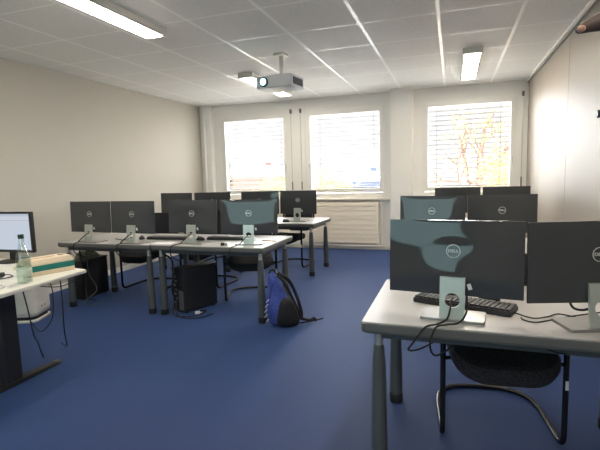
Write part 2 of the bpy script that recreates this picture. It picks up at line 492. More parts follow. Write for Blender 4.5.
lamp(.20, -1.60, -.08, 'added unseen fill light behind the photographer on the right')  # second added lamp out of view, fill for the front of the room

# ------------------------------------------------------------------ projector
t = thing('projector', 'white ceiling projector with a glowing blue lens', 'projector', (-1.865, 4.86, HC-.03), R(-6))
bm = B(); bx(bm, (0, 0, -.292), (.44, .34, .135), bev=.016, seg=3); obj('shell', bm, M['projwhite'], t, True)
bm = B(); bx(bm, (.221, .0, -.292), (.006, .25, .08), bev=.002)
for k in range(9): bx(bm, (.2255, -.11+k*.0275, -.292), (.006, .012, .075))
obj('side_grille', bm, M['projgrill'], t)
bm = B()
prof = [(.0, 0), (.048, 0), (.052, .01), (.052, .03), (.044, .034)]
lathe(bm, [(.044, 0), (.052, .005), (.052, .035), (.045, .04)], 28)
bmesh.ops.transform(bm, matrix=Matrix.Translation((-.115, -.155, -.292)) @ Matrix.Rotation(R(90), 4, 'X'), verts=bm.verts[:])
ob = obj('lens_ring', bm, M['projgrill'], t, True)
bm = B(); lathe(bm, [(.036, 0), (.034, .006), (.02, .012), (.004, .014)], 24)
bmesh.ops.transform(bm, matrix=Matrix.Translation((-.115, -.193, -.292)) @ Matrix.Rotation(R(90), 4, 'X'), verts=bm.verts[:])
obj('lens', bm, M['lensglow'], ob, True)
bm = B(); bx(bm, (.07, -.162, -.30), (.17, .004, .05), bev=.001)
for k in range(5): bx(bm, (.07, -.1645, -.32+k*.010), (.17, .003, .004))
obj('front_grille', bm, M['projgrill'], t)
bm = B(); tube(bm, [(.02, 0, -.24), (.02, 0, .026)], .024, 14); bx(bm, (.02, 0, .018), (.13, .13, .022), bev=.006); bx(bm, (.02, 0, -.228), (.15, .15, .02), bev=.005)
obj('ceiling_mount', bm, M['lamphousing'], t, True)

# projection screen on the wall behind the photographer (seen only mirrored in the glossy monitor backs)
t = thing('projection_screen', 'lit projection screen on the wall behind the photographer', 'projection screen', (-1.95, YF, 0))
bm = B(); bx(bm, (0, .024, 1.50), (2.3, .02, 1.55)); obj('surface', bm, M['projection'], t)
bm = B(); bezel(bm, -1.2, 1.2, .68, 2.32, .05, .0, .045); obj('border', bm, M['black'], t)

# ------------------------------------------------------------------ desks
def make_desk(label, w, d, loc, rz, group=None):
    t = thing('desk', label, 'desk', loc, rz, group)
    bm = B()
    o = rrect(w-.006, d-.006, .012, 3)
    ring_loft(bm, [[(x, y, DT-.024) for x, y in o], [(x, y, DT-.002) for x, y in o], [(x*(1-.003), y*(1-.004), DT) for x, y in o]])
    obj('tabletop', bm, M['deskgrey'], t)
    bm = B()
    def sc(k, z): return [(x-math.copysign(k, x), y-math.copysign(k, y), z) for x, y in rrect(w, d, .02, 3)]
    ring_loft(bm, [sc(.012, DT-.052), sc(.003, DT-.046), sc(0, DT-.036), sc(0, DT-.010), sc(.003, DT-.006)])
    obj('edge_band', bm, M['edgegrey'], t)
    bm = B()
    for s in (-1, 1): bx(bm, (0, s*(d/2-.09), DT-.072), (w-.16, .05, .038), bev=.004)
    for s in (-1, 1): bx(bm, (s*(w/2-.08), 0, DT-.072), (.05, d-.2, .038), bev=.004)
    obj('under_frame', bm, M['leggrey'], t)
    for sx in (-1, 1):
        for sy in (-1, 1):
            px, py = sx*(w/2-.065), sy*(d/2-.085)
            bm = B(); lathe(bm, [(.036, .055), (.0365, .10), (.035, .25), (.0285, .52), (.0225, .585), (.021, .590)], 18, (px, py, 0))
            lg = obj('leg', bm, M['leggrey'], t, True)
            bm = B(); lathe(bm, [(.036, 0), (.039, .006), (.039, .05), (.036, .056)], 18, (px, py, 0)); obj('foot_cap', bm, M['rubber'], lg, True)
            bm = B(); lathe(bm, [(.0185, .588), (.0185, .665)], 18, (px, py, 0)); obj('collar', bm, M['silver'], lg, True)
    return t
G = 'grey training desks'
d_near = make_desk('nearest grey desk on the right holding the big monitors', 1.20, .80, (.230, 2.235, 0), 0, G)
dd = {}
make_desk_at = lambda x, y, rz, lab: dup(d_near, (x, y, 0), R(rz), lab, G)
dd['R2'] = make_desk_at(.20, 4.08, 5, 'grey desk in the right column, behind the nearest desk')
dd['R3'] = make_desk_at(.33, 5.98, 4, 'farthest grey desk in the right column, by the right window')
dd['La'] = make_desk_at(-3.378, 3.965, 0, 'front row grey desk on the left, nearest the left wall')
dd['Lb'] = make_desk_at(-2.19, 3.975, 0, 'front row grey desk on the left with backpack at its leg')
dd['La'].scale = (.965, 1, 1)
dd['Lb'].scale = (1, 1, 1)
dd['Fa'] = make_desk_at(-3.58, 5.90, 1, 'back row grey desk on the left, nearest the left wall')
dd['Fb'] = make_desk_at(-2.30, 5.93, -2, 'back row grey desk on the left, in front of the radiator')

# white sit-stand table at the left edge
t = thing('white_table', 'white table with black steel legs at the left edge', 'table', (0, 0, 0))
bm = B(); o = [(-2.452, 1.72), (-2.500, 2.49), (-4.10, 2.82), (-4.10, 1.60)]
ring_loft(bm, [[(x, y, DT-.024) for x, y in o], [(x, y, DT) for x, y in o]])
bmesh.ops.bevel(bm, geom=[e for e in bm.edges], offset=.006, segments=2, affect='EDGES')
obj('tabletop', bm, M['whitetable'], t)
for lx, ly in ((-2.79, 2.06), (-3.85, 2.12)):
    bm = B(); bx(bm, (lx, ly, .355), (.07, .115, .64), bev=.005)
    bx(bm, (lx, ly, .030), (.11, .16, .012), bev=.003)
    lg = obj('leg', bm, M['black'], t)
    bm = B(); rings = []
    for yy, w, h in ((-.42, .05, .012), (-.38, .075, .02), (-.1, .085, .028), (.12, .085, .028), (.34, .07, .02), (.38, .045, .012)):
        rings.append([(lx-w/2, ly+yy, .003), (lx+w/2, ly+yy, .003), (lx+w/2*.9, ly+yy, h), (lx-w/2*.9, ly+yy, h)])
    ring_loft(bm, rings); ft = obj('foot', bm, M['black'], lg)
    for yy in (-.40, .36):
        bm = B(); bx(bm, (lx, ly+yy, .012), (.055, .05, .022), bev=.006); obj('foot_end_cap', bm, M['edgegrey'], ft)
bm = B(); bx(bm, (-3.32, 2.10, .665), (1.2, .06, .05)); bx(bm, (-2.79, 2.1, .672), (.08, .62, .036)); bx(bm, (-3.85, 2.15, .672), (.08, .62, .036))
obj('under_frame', bm, M['black'], t)

# ------------------------------------------------------------------ monitors (backs towards the camera)
W, H = .546, .322
LEAN = 2.2
def make_monitor(label, loc, rz):
    """origin: on the desk under the panel; back of the panel faces -Y"""
    t = thing('monitor', label, 'monitor', loc, rz, 'black monitors with silver stands')
    zc = .425-H/2
    # shell: thin at the rim, bulging softly towards -Y
    bm = B(); nx, nz = 44, 28
    def bulge(u, v):
        a = max(0, 1-abs(u)**3.2); b = max(0, 1-abs(v)**3.2)
        return .007*(a*b)**.8 + .006*math.exp(-((u/.5)**2+((v+.55)/.45)**2)) - .0030*math.exp(-((u/.34)**2+((v-.30)/.30)**2))
    grid = []
    for j in range(nz+1):
        row = []
        for i in range(nx+1):
            u, v = 2*i/nx-1, 2*j/nz-1
            row.append(bm.verts.new((u*W/2, -.004-bulge(u, v), zc+v*H/2)))
        grid.append(row)
    for j in range(nz):
        for i in range(nx): bm.faces.new((grid[j][i], grid[j][i+1], grid[j+1][i+1], grid[j+1][i]))
    rim = [grid[0][i] for i in range(nx+1)] + [grid[j][nx] for j in range(1, nz+1)] + [grid[nz][i] for i in range(nx-1, -1, -1)] + [grid[j][0] for j in range(nz-1, 0, -1)]
    fr = [bm.verts.new((v.co.x, .006, v.co.z)) for v in rim]
    for k in range(len(rim)):
        q = (k+1) % len(rim); bm.faces.new((rim[q], rim[k], fr[k], fr[q]))
    bm.faces.new(fr)
    obj('shell', bm, M['gloss'], t, True)
    bm = B(); bx(bm, (0, .0068, zc+.004), (W-.012, .0014, H-.022)); obj('screen', bm, M['gloss'], t)
    # round badge: ring and lettering
    bz = zc+.030; yb = -.004-bulge(0, (bz-zc)/(H/2))-.0005
    bm = B(); seg = 36; rings = []
    for rr, y in ((.0290, 0), (.0290, -.0018), (.0262, -.0018), (.0262, 0)):
        rings.append([(rr*math.cos(2*PI*k/seg), yb+y, bz+rr*math.sin(2*PI*k/seg)) for k in range(seg)])
    ring_loft(bm, rings, closed=True)
    lt = text_mesh('DELL', .0178, .0006, .0004)
    bmesh.ops.transform(lt, matrix=Matrix.Translation((0, yb-.0014, bz)) @ Matrix.Rotation(R(90), 4, 'X') @ Matrix.Scale(1.12, 4, (1, 0, 0)), verts=lt.verts[:])
    me = bpy.data.meshes.new('tmp'); lt.to_mesh(me); lt.free(); bm.from_mesh(me); bpy.data.meshes.remove(me)
    obj('badge', bm, M['badge'], t)
    for part in t.children:            # the panel leans a little
        th_ = R(LEAN); part.rotation_euler = (-th_, 0, 0); part.location = (0, -zc*math.sin(th_), zc*(1-math.cos(th_)))
    # stand column with a round cable hole
    bm = B(); N = 48; cw, z0, z1, hz, hr, th = .102, .012, .186, .088, .031, .012
    rect = []; hole = []
    angs = sorted([2*PI*k/N for k in range(N)]+[math.atan2(qz, qx) % (2*PI) for qx in (cw/2, -cw/2) for qz in (z1-hz, z0-hz)])
    for a in angs:
        ca, sa = math.cos(a), math.sin(a)
        tx = (cw/2)/abs(ca) if abs(ca) > 1e-6 else 9; tz = ((z1-hz) if sa > 0 else (hz-z0))/abs(sa) if abs(sa) > 1e-6 else 9
        s = min(tx, tz); rect.append((ca*s, hz+sa*s)); hole.append((ca*hr, hz+sa*hr))
    tilt = lambda z: -.052+.10*(z-z0)
    rings = [[(x, tilt(z), z) for x, z in hole], [(x, tilt(z), z) for x, z in rect], [(x, tilt(z)+th, z) for x, z in rect], [(x, tilt(z)+th, z) for x, z in hole]]
    ring_loft(bm, rings, closed=True)
    st = obj('stand_column', bm, M['standsilver'], t)
    bm = B(); o = rrect(.262, .155, .012, 3)
    ring_loft(bm, [[(x, y+.012, .0) for x, y in o], [(x, y+.012, .009) for x, y in o], [(x*.99, y*.99+.012, .012) for x, y in o]])
    obj('stand_base', bm, M['basegrey'], t)
    bm = B(); bx(bm, (0, -.020, .160), (.07, .022, .036), bev=.004); obj('hinge', bm, M['black'], t)
    bm = B(); bx(bm, (.068, -.026, .148), (.016, .004, .026), rot=(0, R(-18), 0), bev=.001); obj('sticker', bm, M['paper'], t)
    return t
proto = make_monitor('black monitor on the nearest right desk with keyboard under it', (.007, 1.985, DT), R(-6))
MON = [
 (.545, 2.00, 17, 'black monitor cut off by the right edge of the photo'),
 (-.166, 4.005, -5, 'left monitor of the right column, second row from the front'),
 (.396, 4.075, 6, 'right monitor of the right column, second row from the front'),
 (.060, 5.96, 5, 'left one of the two farthest monitors in the right column'),
 (.630, 6.02, 6, 'right one of the two farthest monitors in the right column'),
 (-3.575, 3.66, -3, 'leftmost monitor back on the front left row'),
 (-3.028, 3.645, -3, 'second monitor from left on front left row, keyboard behind it'),
 (-2.395, 3.735, -1, 'third monitor from left on the front left row'),
 (-1.805, 3.77, 11, 'rightmost monitor of front left row, mirroring a pale screen'),
 (-3.86, 5.62, -2, 'leftmost monitor of back left row, nearest the left wall'),
 (-3.28, 5.66, 8, 'second monitor from left in the back left row'),
 (-2.565, 5.74, 8, 'third monitor from left in the back left row'),
 (-2.020, 5.80, -5, 'rightmost monitor of back left row, beside slatted radiator'),
]
for x, y, rz, lab in MON: dup(proto, (x, y, DT), R(rz), lab)

# lit monitor on the white table
t = thing('lit_monitor', 'switched on monitor with pale screen on white table', 'monitor', (-3.385, 2.57, DT-.012+.012), R(3))
zc = .247
bm = B(); bx(bm, (0, .02, zc), (.53, .035, .325), bev=.006); obj('housing', bm, M['black'], t)
bm = B(); bx(bm, (0, .0015, zc+.003), (.498, .003, .288)); obj('screen', bm, M['screenui'], t)
bm = B(); bx(bm, (0, .06, .10), (.06, .03, .19), bev=.004); obj('stand_column', bm, M['black'], t)
bm = B(); lathe(bm, [(.12, 0), (.12, .008), (.10, .014)], 32, (0, .06, 0)); obj('stand_base', bm, M['black'], t, True)

# ------------------------------------------------------------------ chairs
def make_chair(label, loc, rz):
    """cantilever chair, front towards -Y, origin on the floor between the front uprights"""
    t = thing('cantilever_chair', label, 'chair', loc, rz, 'black cantilever chairs')
    hw = .278
    bm = B()
    half = [(hw, .02, .64), (hw, .0, .60), (hw, .0, .014)]
    pts = [(hw*.92, .47, .90), (hw*.95, .43, .585), (hw, 0, .585), (hw, 0, .014), (hw*.98, .36, .014)]
    pr_ = fillet(pts, .07, 7)
    # rounded rear bar on the floor
    rear = [(hw*.98, .36, .014), (hw*.88, .48, .014), (hw*.55, .565, .014), (0, .585, .014)]
    right = [Vector(p) for p in pr_[:-1]] + catmull(rear, 6)
    left = [Vector((-p.x, p.y, p.z)) for p in reversed(right[:-1])]
    tube(bm, right+left, .0135, 12)
    fr = obj('frame', bm, M['chairtube'], t, True)
    for s in (-1, 1):
        bm = B(); bx(bm, (s*hw, .21, .600), (.05, .27, .022), bev=.009, seg=3); obj('armrest', bm, M['black'], t, True)
        bm = B(); tube(bm, [(s*(hw-.0), .0, .425), (s*.20, .03, .425), (s*.16, .05, .425)], .010, 8); obj('seat_strut', bm, M['chairtube'], fr, True)
    bm = B(); bx(bm, (hw+.001, -.0135, .33), (.014, .003, .045), bev=.001); obj('tag', bm, M['paper'], fr)
    # seat pad
    bm = B(); o = rrect(.49, .46, .15, 7)
    def rg(k, z): return [(x*k, y*k+.075, z - .03*max(0, (-(y)-.10))/.13 + .018*(x/.245)**2) for x, y in o]
    ring_loft(bm, [rg(.80, .385), rg(.95, .395), rg(1.0, .42), rg(1.0, .452), rg(.95, .470), rg(.80, .476), rg(.4, .472)])
    obj('seat', bm, M['fabric'], t, True)
    # backrest
    bm = B(); rings = []
    o = rrect(.47, .42, .12, 7)
    for k, off in ((.90, -.024), (1.0, -.010), (1.0, .012), (.88, .024)):
        rings.append([(x*k, .445+off+.10*(z*k)-.30*(x*k)**2+.02, .705+z*k) for x, z in o])
    ring_loft(bm, rings)
    obj('backrest', bm, M['fabric'], t, True)
    return t
ch = make_chair('black cantilever chair tucked under the nearest right desk', (.240, 2.262, 0), R(6.3))
for x, y, rz, lab in (
    (-3.59, 4.40, 2, 'black cantilever chair behind front left desk nearest left wall'),
    (-2.97, 4.70, -8, 'chair whose rounded back shows between front left monitors'),
    (-2.05, 4.27, 22, 'black cantilever chair under the front left desk beside backpack'),
    (-3.55, 6.05, -6, 'black cantilever chair at the back left desk nearest the wall'),
    (-2.33, 6.05, -9, 'black cantilever chair at back left desk beside the radiator')):
    dup(ch, (x, y, 0), R(rz), lab)

# ------------------------------------------------------------------ keyboards and mice
def make_keyboard(label, loc, rz):
    t = thing('keyboard', label, 'keyboard', loc, rz, 'black keyboards')
    bm = B(); o = rrect(.45, .15, .015, 3)
    ring_loft(bm, [[(x, y, 0) for x, y in o], [(x, y, .014+.05*(.075-y)*0+.03*(y+.075)) for x, y in o], [(x*.985, y*.96, .018+.03*(y+.075)) for x, y in o]])
    obj('body', bm, M['black'], t)
    bm = B()
    for r_ in range(6):
        y = -.056+r_*.0215
        n = 20
        for k in range(n):
            if r_ == 0 and 4 <= k <= 8: continue
            x = -.209+k*.022
            bx(bm, (x, y, .0225+.03*(y+.075)), (.0185, .0175, .009), bev=.002, seg=1)
        if r_ == 0: bx(bm, (-.209+6*.022, y, .0225+.03*(y+.075)), (.1065, .0175, .009), bev=.002, seg=1)
    obj('keys', bm, M['keys'], t)
    return t
kb = make_keyboard('black keyboard on nearest right desk below the big monitor', (.055, 2.185, DT), R(-20+180))
for x, y, rz, lab in ((-2.86, 3.98, 182, 'black keyboard behind the second monitor of front left row'),
                      (-2.17, 4.05, 182, 'black keyboard between the two right monitors of front left row')):
    dup(kb, (x, y, DT), R(rz), lab)

def make_mouse(label, loc, rz):
    t = thing('computer_mouse', label, 'mouse', loc, rz, 'black computer mice')
    bm = B(); rings = []
    n = 14
    for k in range(n+1):
        u = k/n; y = (u-.5)*.11
        w = .031*math.sqrt(max(.0004, 1-(2*u-1)**4)); h = .038*math.sqrt(max(.002, math.sin(PI*min(1, .08+u*.9))))
        rings.append([(w*math.cos(a), y, max(0, h*math.sin(a))) for a in [PI*q/12 for q in range(13)]])
    ring_loft(bm, rings); obj('shell', bm, M['black'], t, True)
    bm = B(); tube(bm, [(-.004, .032, .034), (.004, .032, .034)], .007, 10); obj('scroll_wheel', bm, M['rubber'], t, True)
    return t
ms = make_mouse('black mouse beside keyboard on the nearest right desk', (.175, 2.30, DT), R(60))
for x, y, rz, lab in ((-3.16, 3.93, 40, 'black mouse behind second monitor of the front left row'),
                      (-2.45, 3.95, 70, 'black mouse left of the keyboard on front left desk'),
                      (-2.17, 5.70, 80, 'black mouse in front of the back left row')):
    dup(ms, (x, y, DT), R(rz), lab)

# ------------------------------------------------------------------ cables
def cable(label, pts, r=.004, m='rubber', cat='cable', n=8):
    bm = B(); tube(bm, catmull(pts, n), r, 7)
    o = obj('cable', bm, M[m], None, True)
    return tag(o, label, cat, 'loose cables')
cable('thick black cable from stand hole hanging below nearest desk', [(.005, 1.955, DT+.095), (.0, 1.915, DT+.085), (-.015, 1.875, DT+.03), (-.055, 1.845, DT+.012), (-.10, 1.818, DT+.004), (-.145, 1.81, DT-.06), (-.17, 1.86, DT-.115), (-.13, 1.93, DT-.135), (-.05, 1.98, DT-.10), (.0, 2.02, DT-.07)], .0042)
cable('black cable crossing the stand foot to below nearest desk', [(.062, 1.955, DT+.11), (.060, 1.90, DT+.055), (.03, 1.855, DT+.022), (-.02, 1.835, DT+.016), (-.06, 1.815, DT+.006), (-.08, 1.80, DT-.06), (-.06, 1.84, DT-.12), (.0, 1.92, DT-.11), (.03, 1.98, DT-.07)], .0042)
cable('thin dark cable curving behind stand of the cut off monitor', [(.283, 2.04, DT+.004), (.29, 2.01, DT+.004), (.33, 1.99, DT+.004), (.40, 2.04, DT+.004), (.50, 2.12, DT+.004), (.62, 2.20, DT+.004)], .0028)
cable('thin dark cable looping beside mouse on nearest right desk', [(.20, 2.185, DT+.004), (.27, 2.10, DT+.004), (.33, 2.045, DT+.004), (.39, 2.08, DT+.004), (.44, 2.13, DT+.004), (.50, 2.10, DT+.004)], .0028)
cable('black cable at column of the cut off monitor', [(.44, 1.985, DT+.14), (.455, 1.975, DT+.085), (.485, 1.965, DT+.075), (.52, 1.965, DT+.085)], .005)
cable('thin cable sagging under the nearest right desk', [(.36, 1.90, DT-.075), (.41, 1.90, DT-.085), (.48, 1.92, DT-.082), (.56, 2.0, DT-.065)], .003)
for (x, y, rz, lab), who in zip((MON[5], MON[6], MON[7], MON[8]), ('leftmost', 'second', 'third', 'rightmost')):
    c, s = math.cos(R(rz)), math.sin(R(rz))
    f = lambda u, v, z: (x+u*c-v*s, y+u*s+v*c, DT+z)
    yf = 3.553-y
    cable(f'dark cable from stand of the {who} front left monitor over the desk edge',
          [f(0, -.03, .10), f(-.02, -.075, .075), f(-.07, -.11, .02), f(-.11, yf+.035, .006), f(-.13, yf-.012, -.012), f(-.13, yf-.005, -.10), f(-.10, yf+.10, -.17)], .005)
cable('tangle of dark cable behind the leftmost front left monitor', [(-3.45, 3.86, DT+.006), (-3.3, 3.80, DT+.006), (-3.25, 3.9, DT+.006), (-3.4, 3.98, DT+.006), (-3.32, 3.97, DT+.006), (-3.28, 3.84, DT+.006)], .004)
cable('dark cable hanging from the white table, nearest its leg', [(-2.56, 2.02, .685), (-2.57, 2.05, .55), (-2.60, 2.10, .35), (-2.72, 2.22, .25), (-2.9, 2.4, .05), (-3.0, 2.5, .008)], .004)
cable('dark cable hanging from the white table beside the air purifier', [(-2.53, 2.20, .685), (-2.54, 2.22, .60), (-2.60, 2.25, .42), (-2.70, 2.24, .32), (-2.74, 2.20, .40)], .003)
cable('dark cable drooping under the far corner of white table', [(-2.58, 2.10, .685), (-2.52, 2.25, .645), (-2.52, 2.38, .655), (-2.56, 2.46, .685)], .003)
cable('dark cable trailing from white table to the carpet', [(-2.53, 2.28, .685), (-2.54, 2.29, .50), (-2.60, 2.34, .30), (-2.9, 2.62, .05), (-3.1, 2.75, .008)], .004)

# ------------------------------------------------------------------ small things on the desks
def sheet(label, x, y, z, w, d, rz):
    bm = B(); bx(bm, (0, 0, .001), (w, d, .002))
    return tag(obj('paper_sheet', bm, M['paper'], None, loc=(x, y, z), rot=(0, 0, R(rz))), label, 'paper', 'loose paper sheets')
sheet('white sheet on front left desk right of the second monitor', -2.72, 3.70, DT, .21, .16, 8)
sheet('white sheet on front left desk left of the third monitor', -2.50, 3.72, DT, .20, .15, -5) if False else None
sheet('white sheet on front left desk left of the third monitor', -2.50, 3.80, DT, .16, .13, -3)
t = thing('pencil', 'reddish brown pencil on the right end of front left desk', 'pencil', (-1.70, 3.98, DT), R(80))
bm = B(); tube(bm, [(0, -.085, .004), (0, .07, .004)], .004, 6); obj('shaft', bm, M['pencil'], t)
bm = B(); tube(bm, [(0, .07, .004), (0, .09, .004)], .004, 6, [.004, .0005]); obj('tip', bm, M['black'], t)
t = thing('small_block', 'small dark block on the desk between the two right front left monitors', 'block', (-2.02, 3.66, DT), R(20))
bm = B(); bx(bm, (0, 0, .012), (.06, .03, .024), bev=.004); obj('block', bm, M['port'], t)
bm = B(); bx(bm, (-.012, 0, .0125), (.036, .031, .0255), bev=.003); obj('band', bm, M['black'], t)

# teal and cream box on the white table
t = thing('storage_box', 'cream box with a teal band on the white table', 'box', (-2.715, 2.345, DT), R(73))
L_, D_ = .31, .17
bm = B(); bx(bm, (0, 0, .016), (L_, D_, .032), bev=.004); obj('base', bm, M['cream'], t)
bm = B(); bx(bm, (0, 0, .052), (L_+.001, D_+.001, .042), bev=.003); obj('teal_band', bm, M['teal'], t)
bm = B(); rings = []
for k, z in ((1.0, .072), (1.0, .084), (.86, .108), (.80, .111)):
    rings.append([(x*(1-(1-k)*.5), y*k, z) for x, y in rrect(L_, D_, .008, 3)])
ring_loft(bm, rings); lid = obj('lid', bm, M['cream'], t)
bm = B(); bx(bm, (.10, .0, .112), (.035, .02, .006), bev=.002); obj('latch', bm, M['leggrey'], lid)
bm = B(); bx(bm, (-.03, -.005, .1115), (.17, .012, .003), bev=.001); obj('lid_ridge', bm, M['pencil'], lid)

# glass bottle
t = thing('water_bottle', 'clear glass water bottle with dark cap on white table', 'bottle', (-2.585, 2.065, DT))
bm = B(); lathe(bm, [(.036, 0), (.043, .006), (.043, .10), (.0415, .125), (.043, .15), (.038, .180), (.024, .225), (.0155, .262), (.0145, .285), (.016, .287), (.016, .293)], 28)
obj('glass_body', bm, M['bottleglass'], t, True)
bm = B(); lathe(bm, [(.034, .006), (.040, .012), (.040, .15), (.035, .178)], 28); obj('water', bm, M['water'], t, True)
bm = B(); lathe(bm, [(.0438, .045), (.0440, .046), (.0440, .094), (.0438, .095)], 28); obj('label', bm, M['labelgreen'], t, True)
bm = B(); lathe(bm, [(.0175, .285), (.0178, .288), (.0178, .308), (.016, .311)], 20); obj('cap', bm, M['cap'], t, True)

# clutter by the bottle
sheet('beige paper lying beside the bottle on the white table', -2.85, 2.18, DT, .24, .16, 15)['label'] = 'white paper left of the bottle on the white table'
t = thing('power_adapter', 'black power adapter on paper left of the bottle', 'adapter', (-2.93, 2.12, DT+.002), R(30))
bm = B(); bx(bm, (0, 0, .016), (.11, .05, .032), bev=.006); obj('brick', bm, M['black'], t)
bm = B(); tube(bm, catmull([(.055, 0, .016), (.09, .01, .012), (.12, -.03, .006), (.08, -.08, .006), (0, -.09, .006)], 6), .0035, 7); obj('lead', bm, M['rubber'], t, True)
t = thing('paper_bag', 'crumpled beige paper heap behind the bottle', 'paper bag', (-2.94, 2.42, DT), R(12))
bm = B(); bmesh.ops.create_icosphere(bm, subdivisions=3, radius=1)
rn = random.Random(4)
for v in bm.verts:
    n = v.co.normalized(); k = 1+rn.uniform(-.13, .13)
    v.co = Vector((n.x*.13*k, n.y*.08*k, max(-.0, n.z*.055*k)))
obj('crumpled_body', bm, M['cream'], t)
t = thing('tape_roll', 'small white roll of tape at left edge of white table', 'tape roll', (-2.60, 1.90, DT))
bm = B(); seg = 28; rings = []
for rr, z in ((.032, 0), (.032, .02), (.02, .02), (.02, 0)): rings.append([(rr*math.cos(2*PI*k/seg), rr*math.sin(2*PI*k/seg), z) for k in range(seg)])
ring_loft(bm, rings, closed=True); obj('roll', bm, M['paper'], t, True)
bm = B(); rings = []
for rr, z in ((.0205, .001), (.0205, .019), (.018, .019), (.018, .001)): rings.append([(rr*math.cos(2*PI*k/seg), rr*math.sin(2*PI*k/seg), z) for k in range(seg)])
ring_loft(bm, rings, closed=True); obj('core', bm, M['cream'], t, True)

# ------------------------------------------------------------------ things on the carpet
# white floor unit under the white table
t = thing('air_purifier', 'rounded white floor unit under the white table', 'air purifier', (-3.99, 3.20, 0), R(20))
bm = B(); o = rrect(.30, .34, .08, 6)
ring_loft(bm, [[(x*k, y*k, z) for x, y in o] for k, z in ((.86, .055), (.97, .075), (1.0, .11), (.98, .52), (.94, .56), (.84, .575))])
body = obj('housing', bm, M['white'], t, True)
bm = B(); ring_loft(bm, [[(x*k, y*k, z) for x, y in o] for k, z in ((.97, 0), (1.0, .006), (1.0, .022), (.97, .026))]); obj('base_plate', bm, M['white'], t, True)
bm = B(); ring_loft(bm, [[(x*.86, y*.86, z) for x, y in o] for z in (.024, .058)]); obj('plinth', bm, M['black'], t, True)
for s in (-.02, .03):
    bm = B(); bx(bm, (.151, s-.02, .14), (.006, .014, .014), bev=.002); obj('button', bm, M['edgegrey'], body)

def pc(name, label, loc, rz, ports):
    t = thing(name, label, 'computer', loc, rz, 'black computer towers under desks')
    w, d, h = .19, .42, .43
    bm = B(); bx(bm, (0, 0, h/2+.012), (w, d, h), bev=.006); cs = obj('case', bm, M['pc'], t)
    bm = B(); bx(bm, (0, 0, h+.016), (w+.012, d+.012, .016), bev=.004); obj('top_panel', bm, M['black'], t)
    for sx in (-1, 1):
        for sy in (-1, 1):
            bm = B(); lathe(bm, [(.016, 0), (.018, .014)], 12, (sx*.07, sy*.17, 0)); obj('foot', bm, M['rubber'], t)
    bm = B(); bx(bm, (-.035, -d/2-.002, h/2+.03), (.075, .004, .30)); pn = obj('port_panel', bm, M['black'], t)
    for k in range(7):
        bm = B(); bx(bm, (-.045+(.02 if k % 2 else 0), -d/2-.006, .10+k*.045), (.028 if k % 2 else .036, .006, .022), bev=.002); obj('port', bm, M['port'], pn)
    bm = B(); bx(bm, (.045, -d/2-.003, .13), (.07, .005, .20))
    for k in range(6): bx(bm, (.045, -d/2-.007, .05+k*.032), (.066, .005, .012))
    obj('slot_covers', bm, M['port'] if ports else M['pc'], t)
    return t
pc('computer_tower', 'black computer tower with cabled ports under the front left desks', (-2.535, 3.935, 0), R(-20), True)
pc('computer_tower', 'black computer tower with olive pouch on top by left wall', (-4.05, 4.06, 0), R(4), False)
t = thing('pouch', 'olive grey soft pouch lying on the computer tower', 'pouch', (-4.04, 4.05, .455), R(75))
bm = B(); bmesh.ops.create_icosphere(bm, subdivisions=3, radius=1)
for v in bm.verts:
    n = v.co.copy(); v.co = Vector((n.x*.15, n.y*.095, max(0, n.z*.085*(1-.3*n.x)+.012*math.sin(9*n.x+5*n.y))))
obj('body', bm, M['olive'], t, True)
bm = B(); tube(bm, catmull([(-.11, -.03, .055), (-.03, -.03, .088), (.06, -.03, .072), (.11, -.03, .04)], 6), .004, 6); obj('zip', bm, M['black'], t, True)
cable('black cable bundle rising from tower to front left desk', [(-2.63, 3.72, .16), (-2.62, 3.66, .25), (-2.60, 3.66, .45), (-2.62, 3.67, .56), (-2.72, 3.66, .62), (-2.83, 3.66, .655)], .010)
cable('black cable looping on the carpet before the tower', [(-2.62, 3.72, .12), (-2.60, 3.62, .03), (-2.50, 3.60, .008), (-2.36, 3.68, .008), (-2.36, 3.84, .008), (-2.45, 3.78, .008)], .005)
cable('second black cable looping on carpet beside tower ports', [(-2.585, 3.71, .20), (-2.56, 3.61, .05), (-2.46, 3.58, .008), (-2.30, 3.62, .008), (-2.24, 3.76, .008)], .005)
cable('black cable hanging at tower by the left front desk leg', [(-3.80, 3.70, .64), (-3.83, 3.75, .45), (-3.86, 3.82, .25), (-3.84, 3.80, .06), (-3.78, 3.86, .008)], .006)
cable('grey cable coiled near the leftmost desk leg', [(-3.72, 3.72, .63), (-3.80, 3.80, .35), (-3.74, 3.84, .15), (-3.85, 3.76, .02), (-3.70, 3.72, .008), (-3.66, 3.82, .008)], .005, 'edgegrey')
t = thing('power_plug', 'small white plug on carpet in front of the tower', 'plug', (-2.40, 3.74, 0), R(30))
bm = B(); bx(bm, (0, 0, .014), (.05, .04, .028), bev=.008); obj('body', bm, M['paper'], t)
bm = B(); tube(bm, [(.025, -.01, .014), (.045, -.01, .014)], .003, 6); tube(bm, [(.025, .01, .014), (.045, .01, .014)], .003, 6); obj('pins', bm, M['silver'], t)

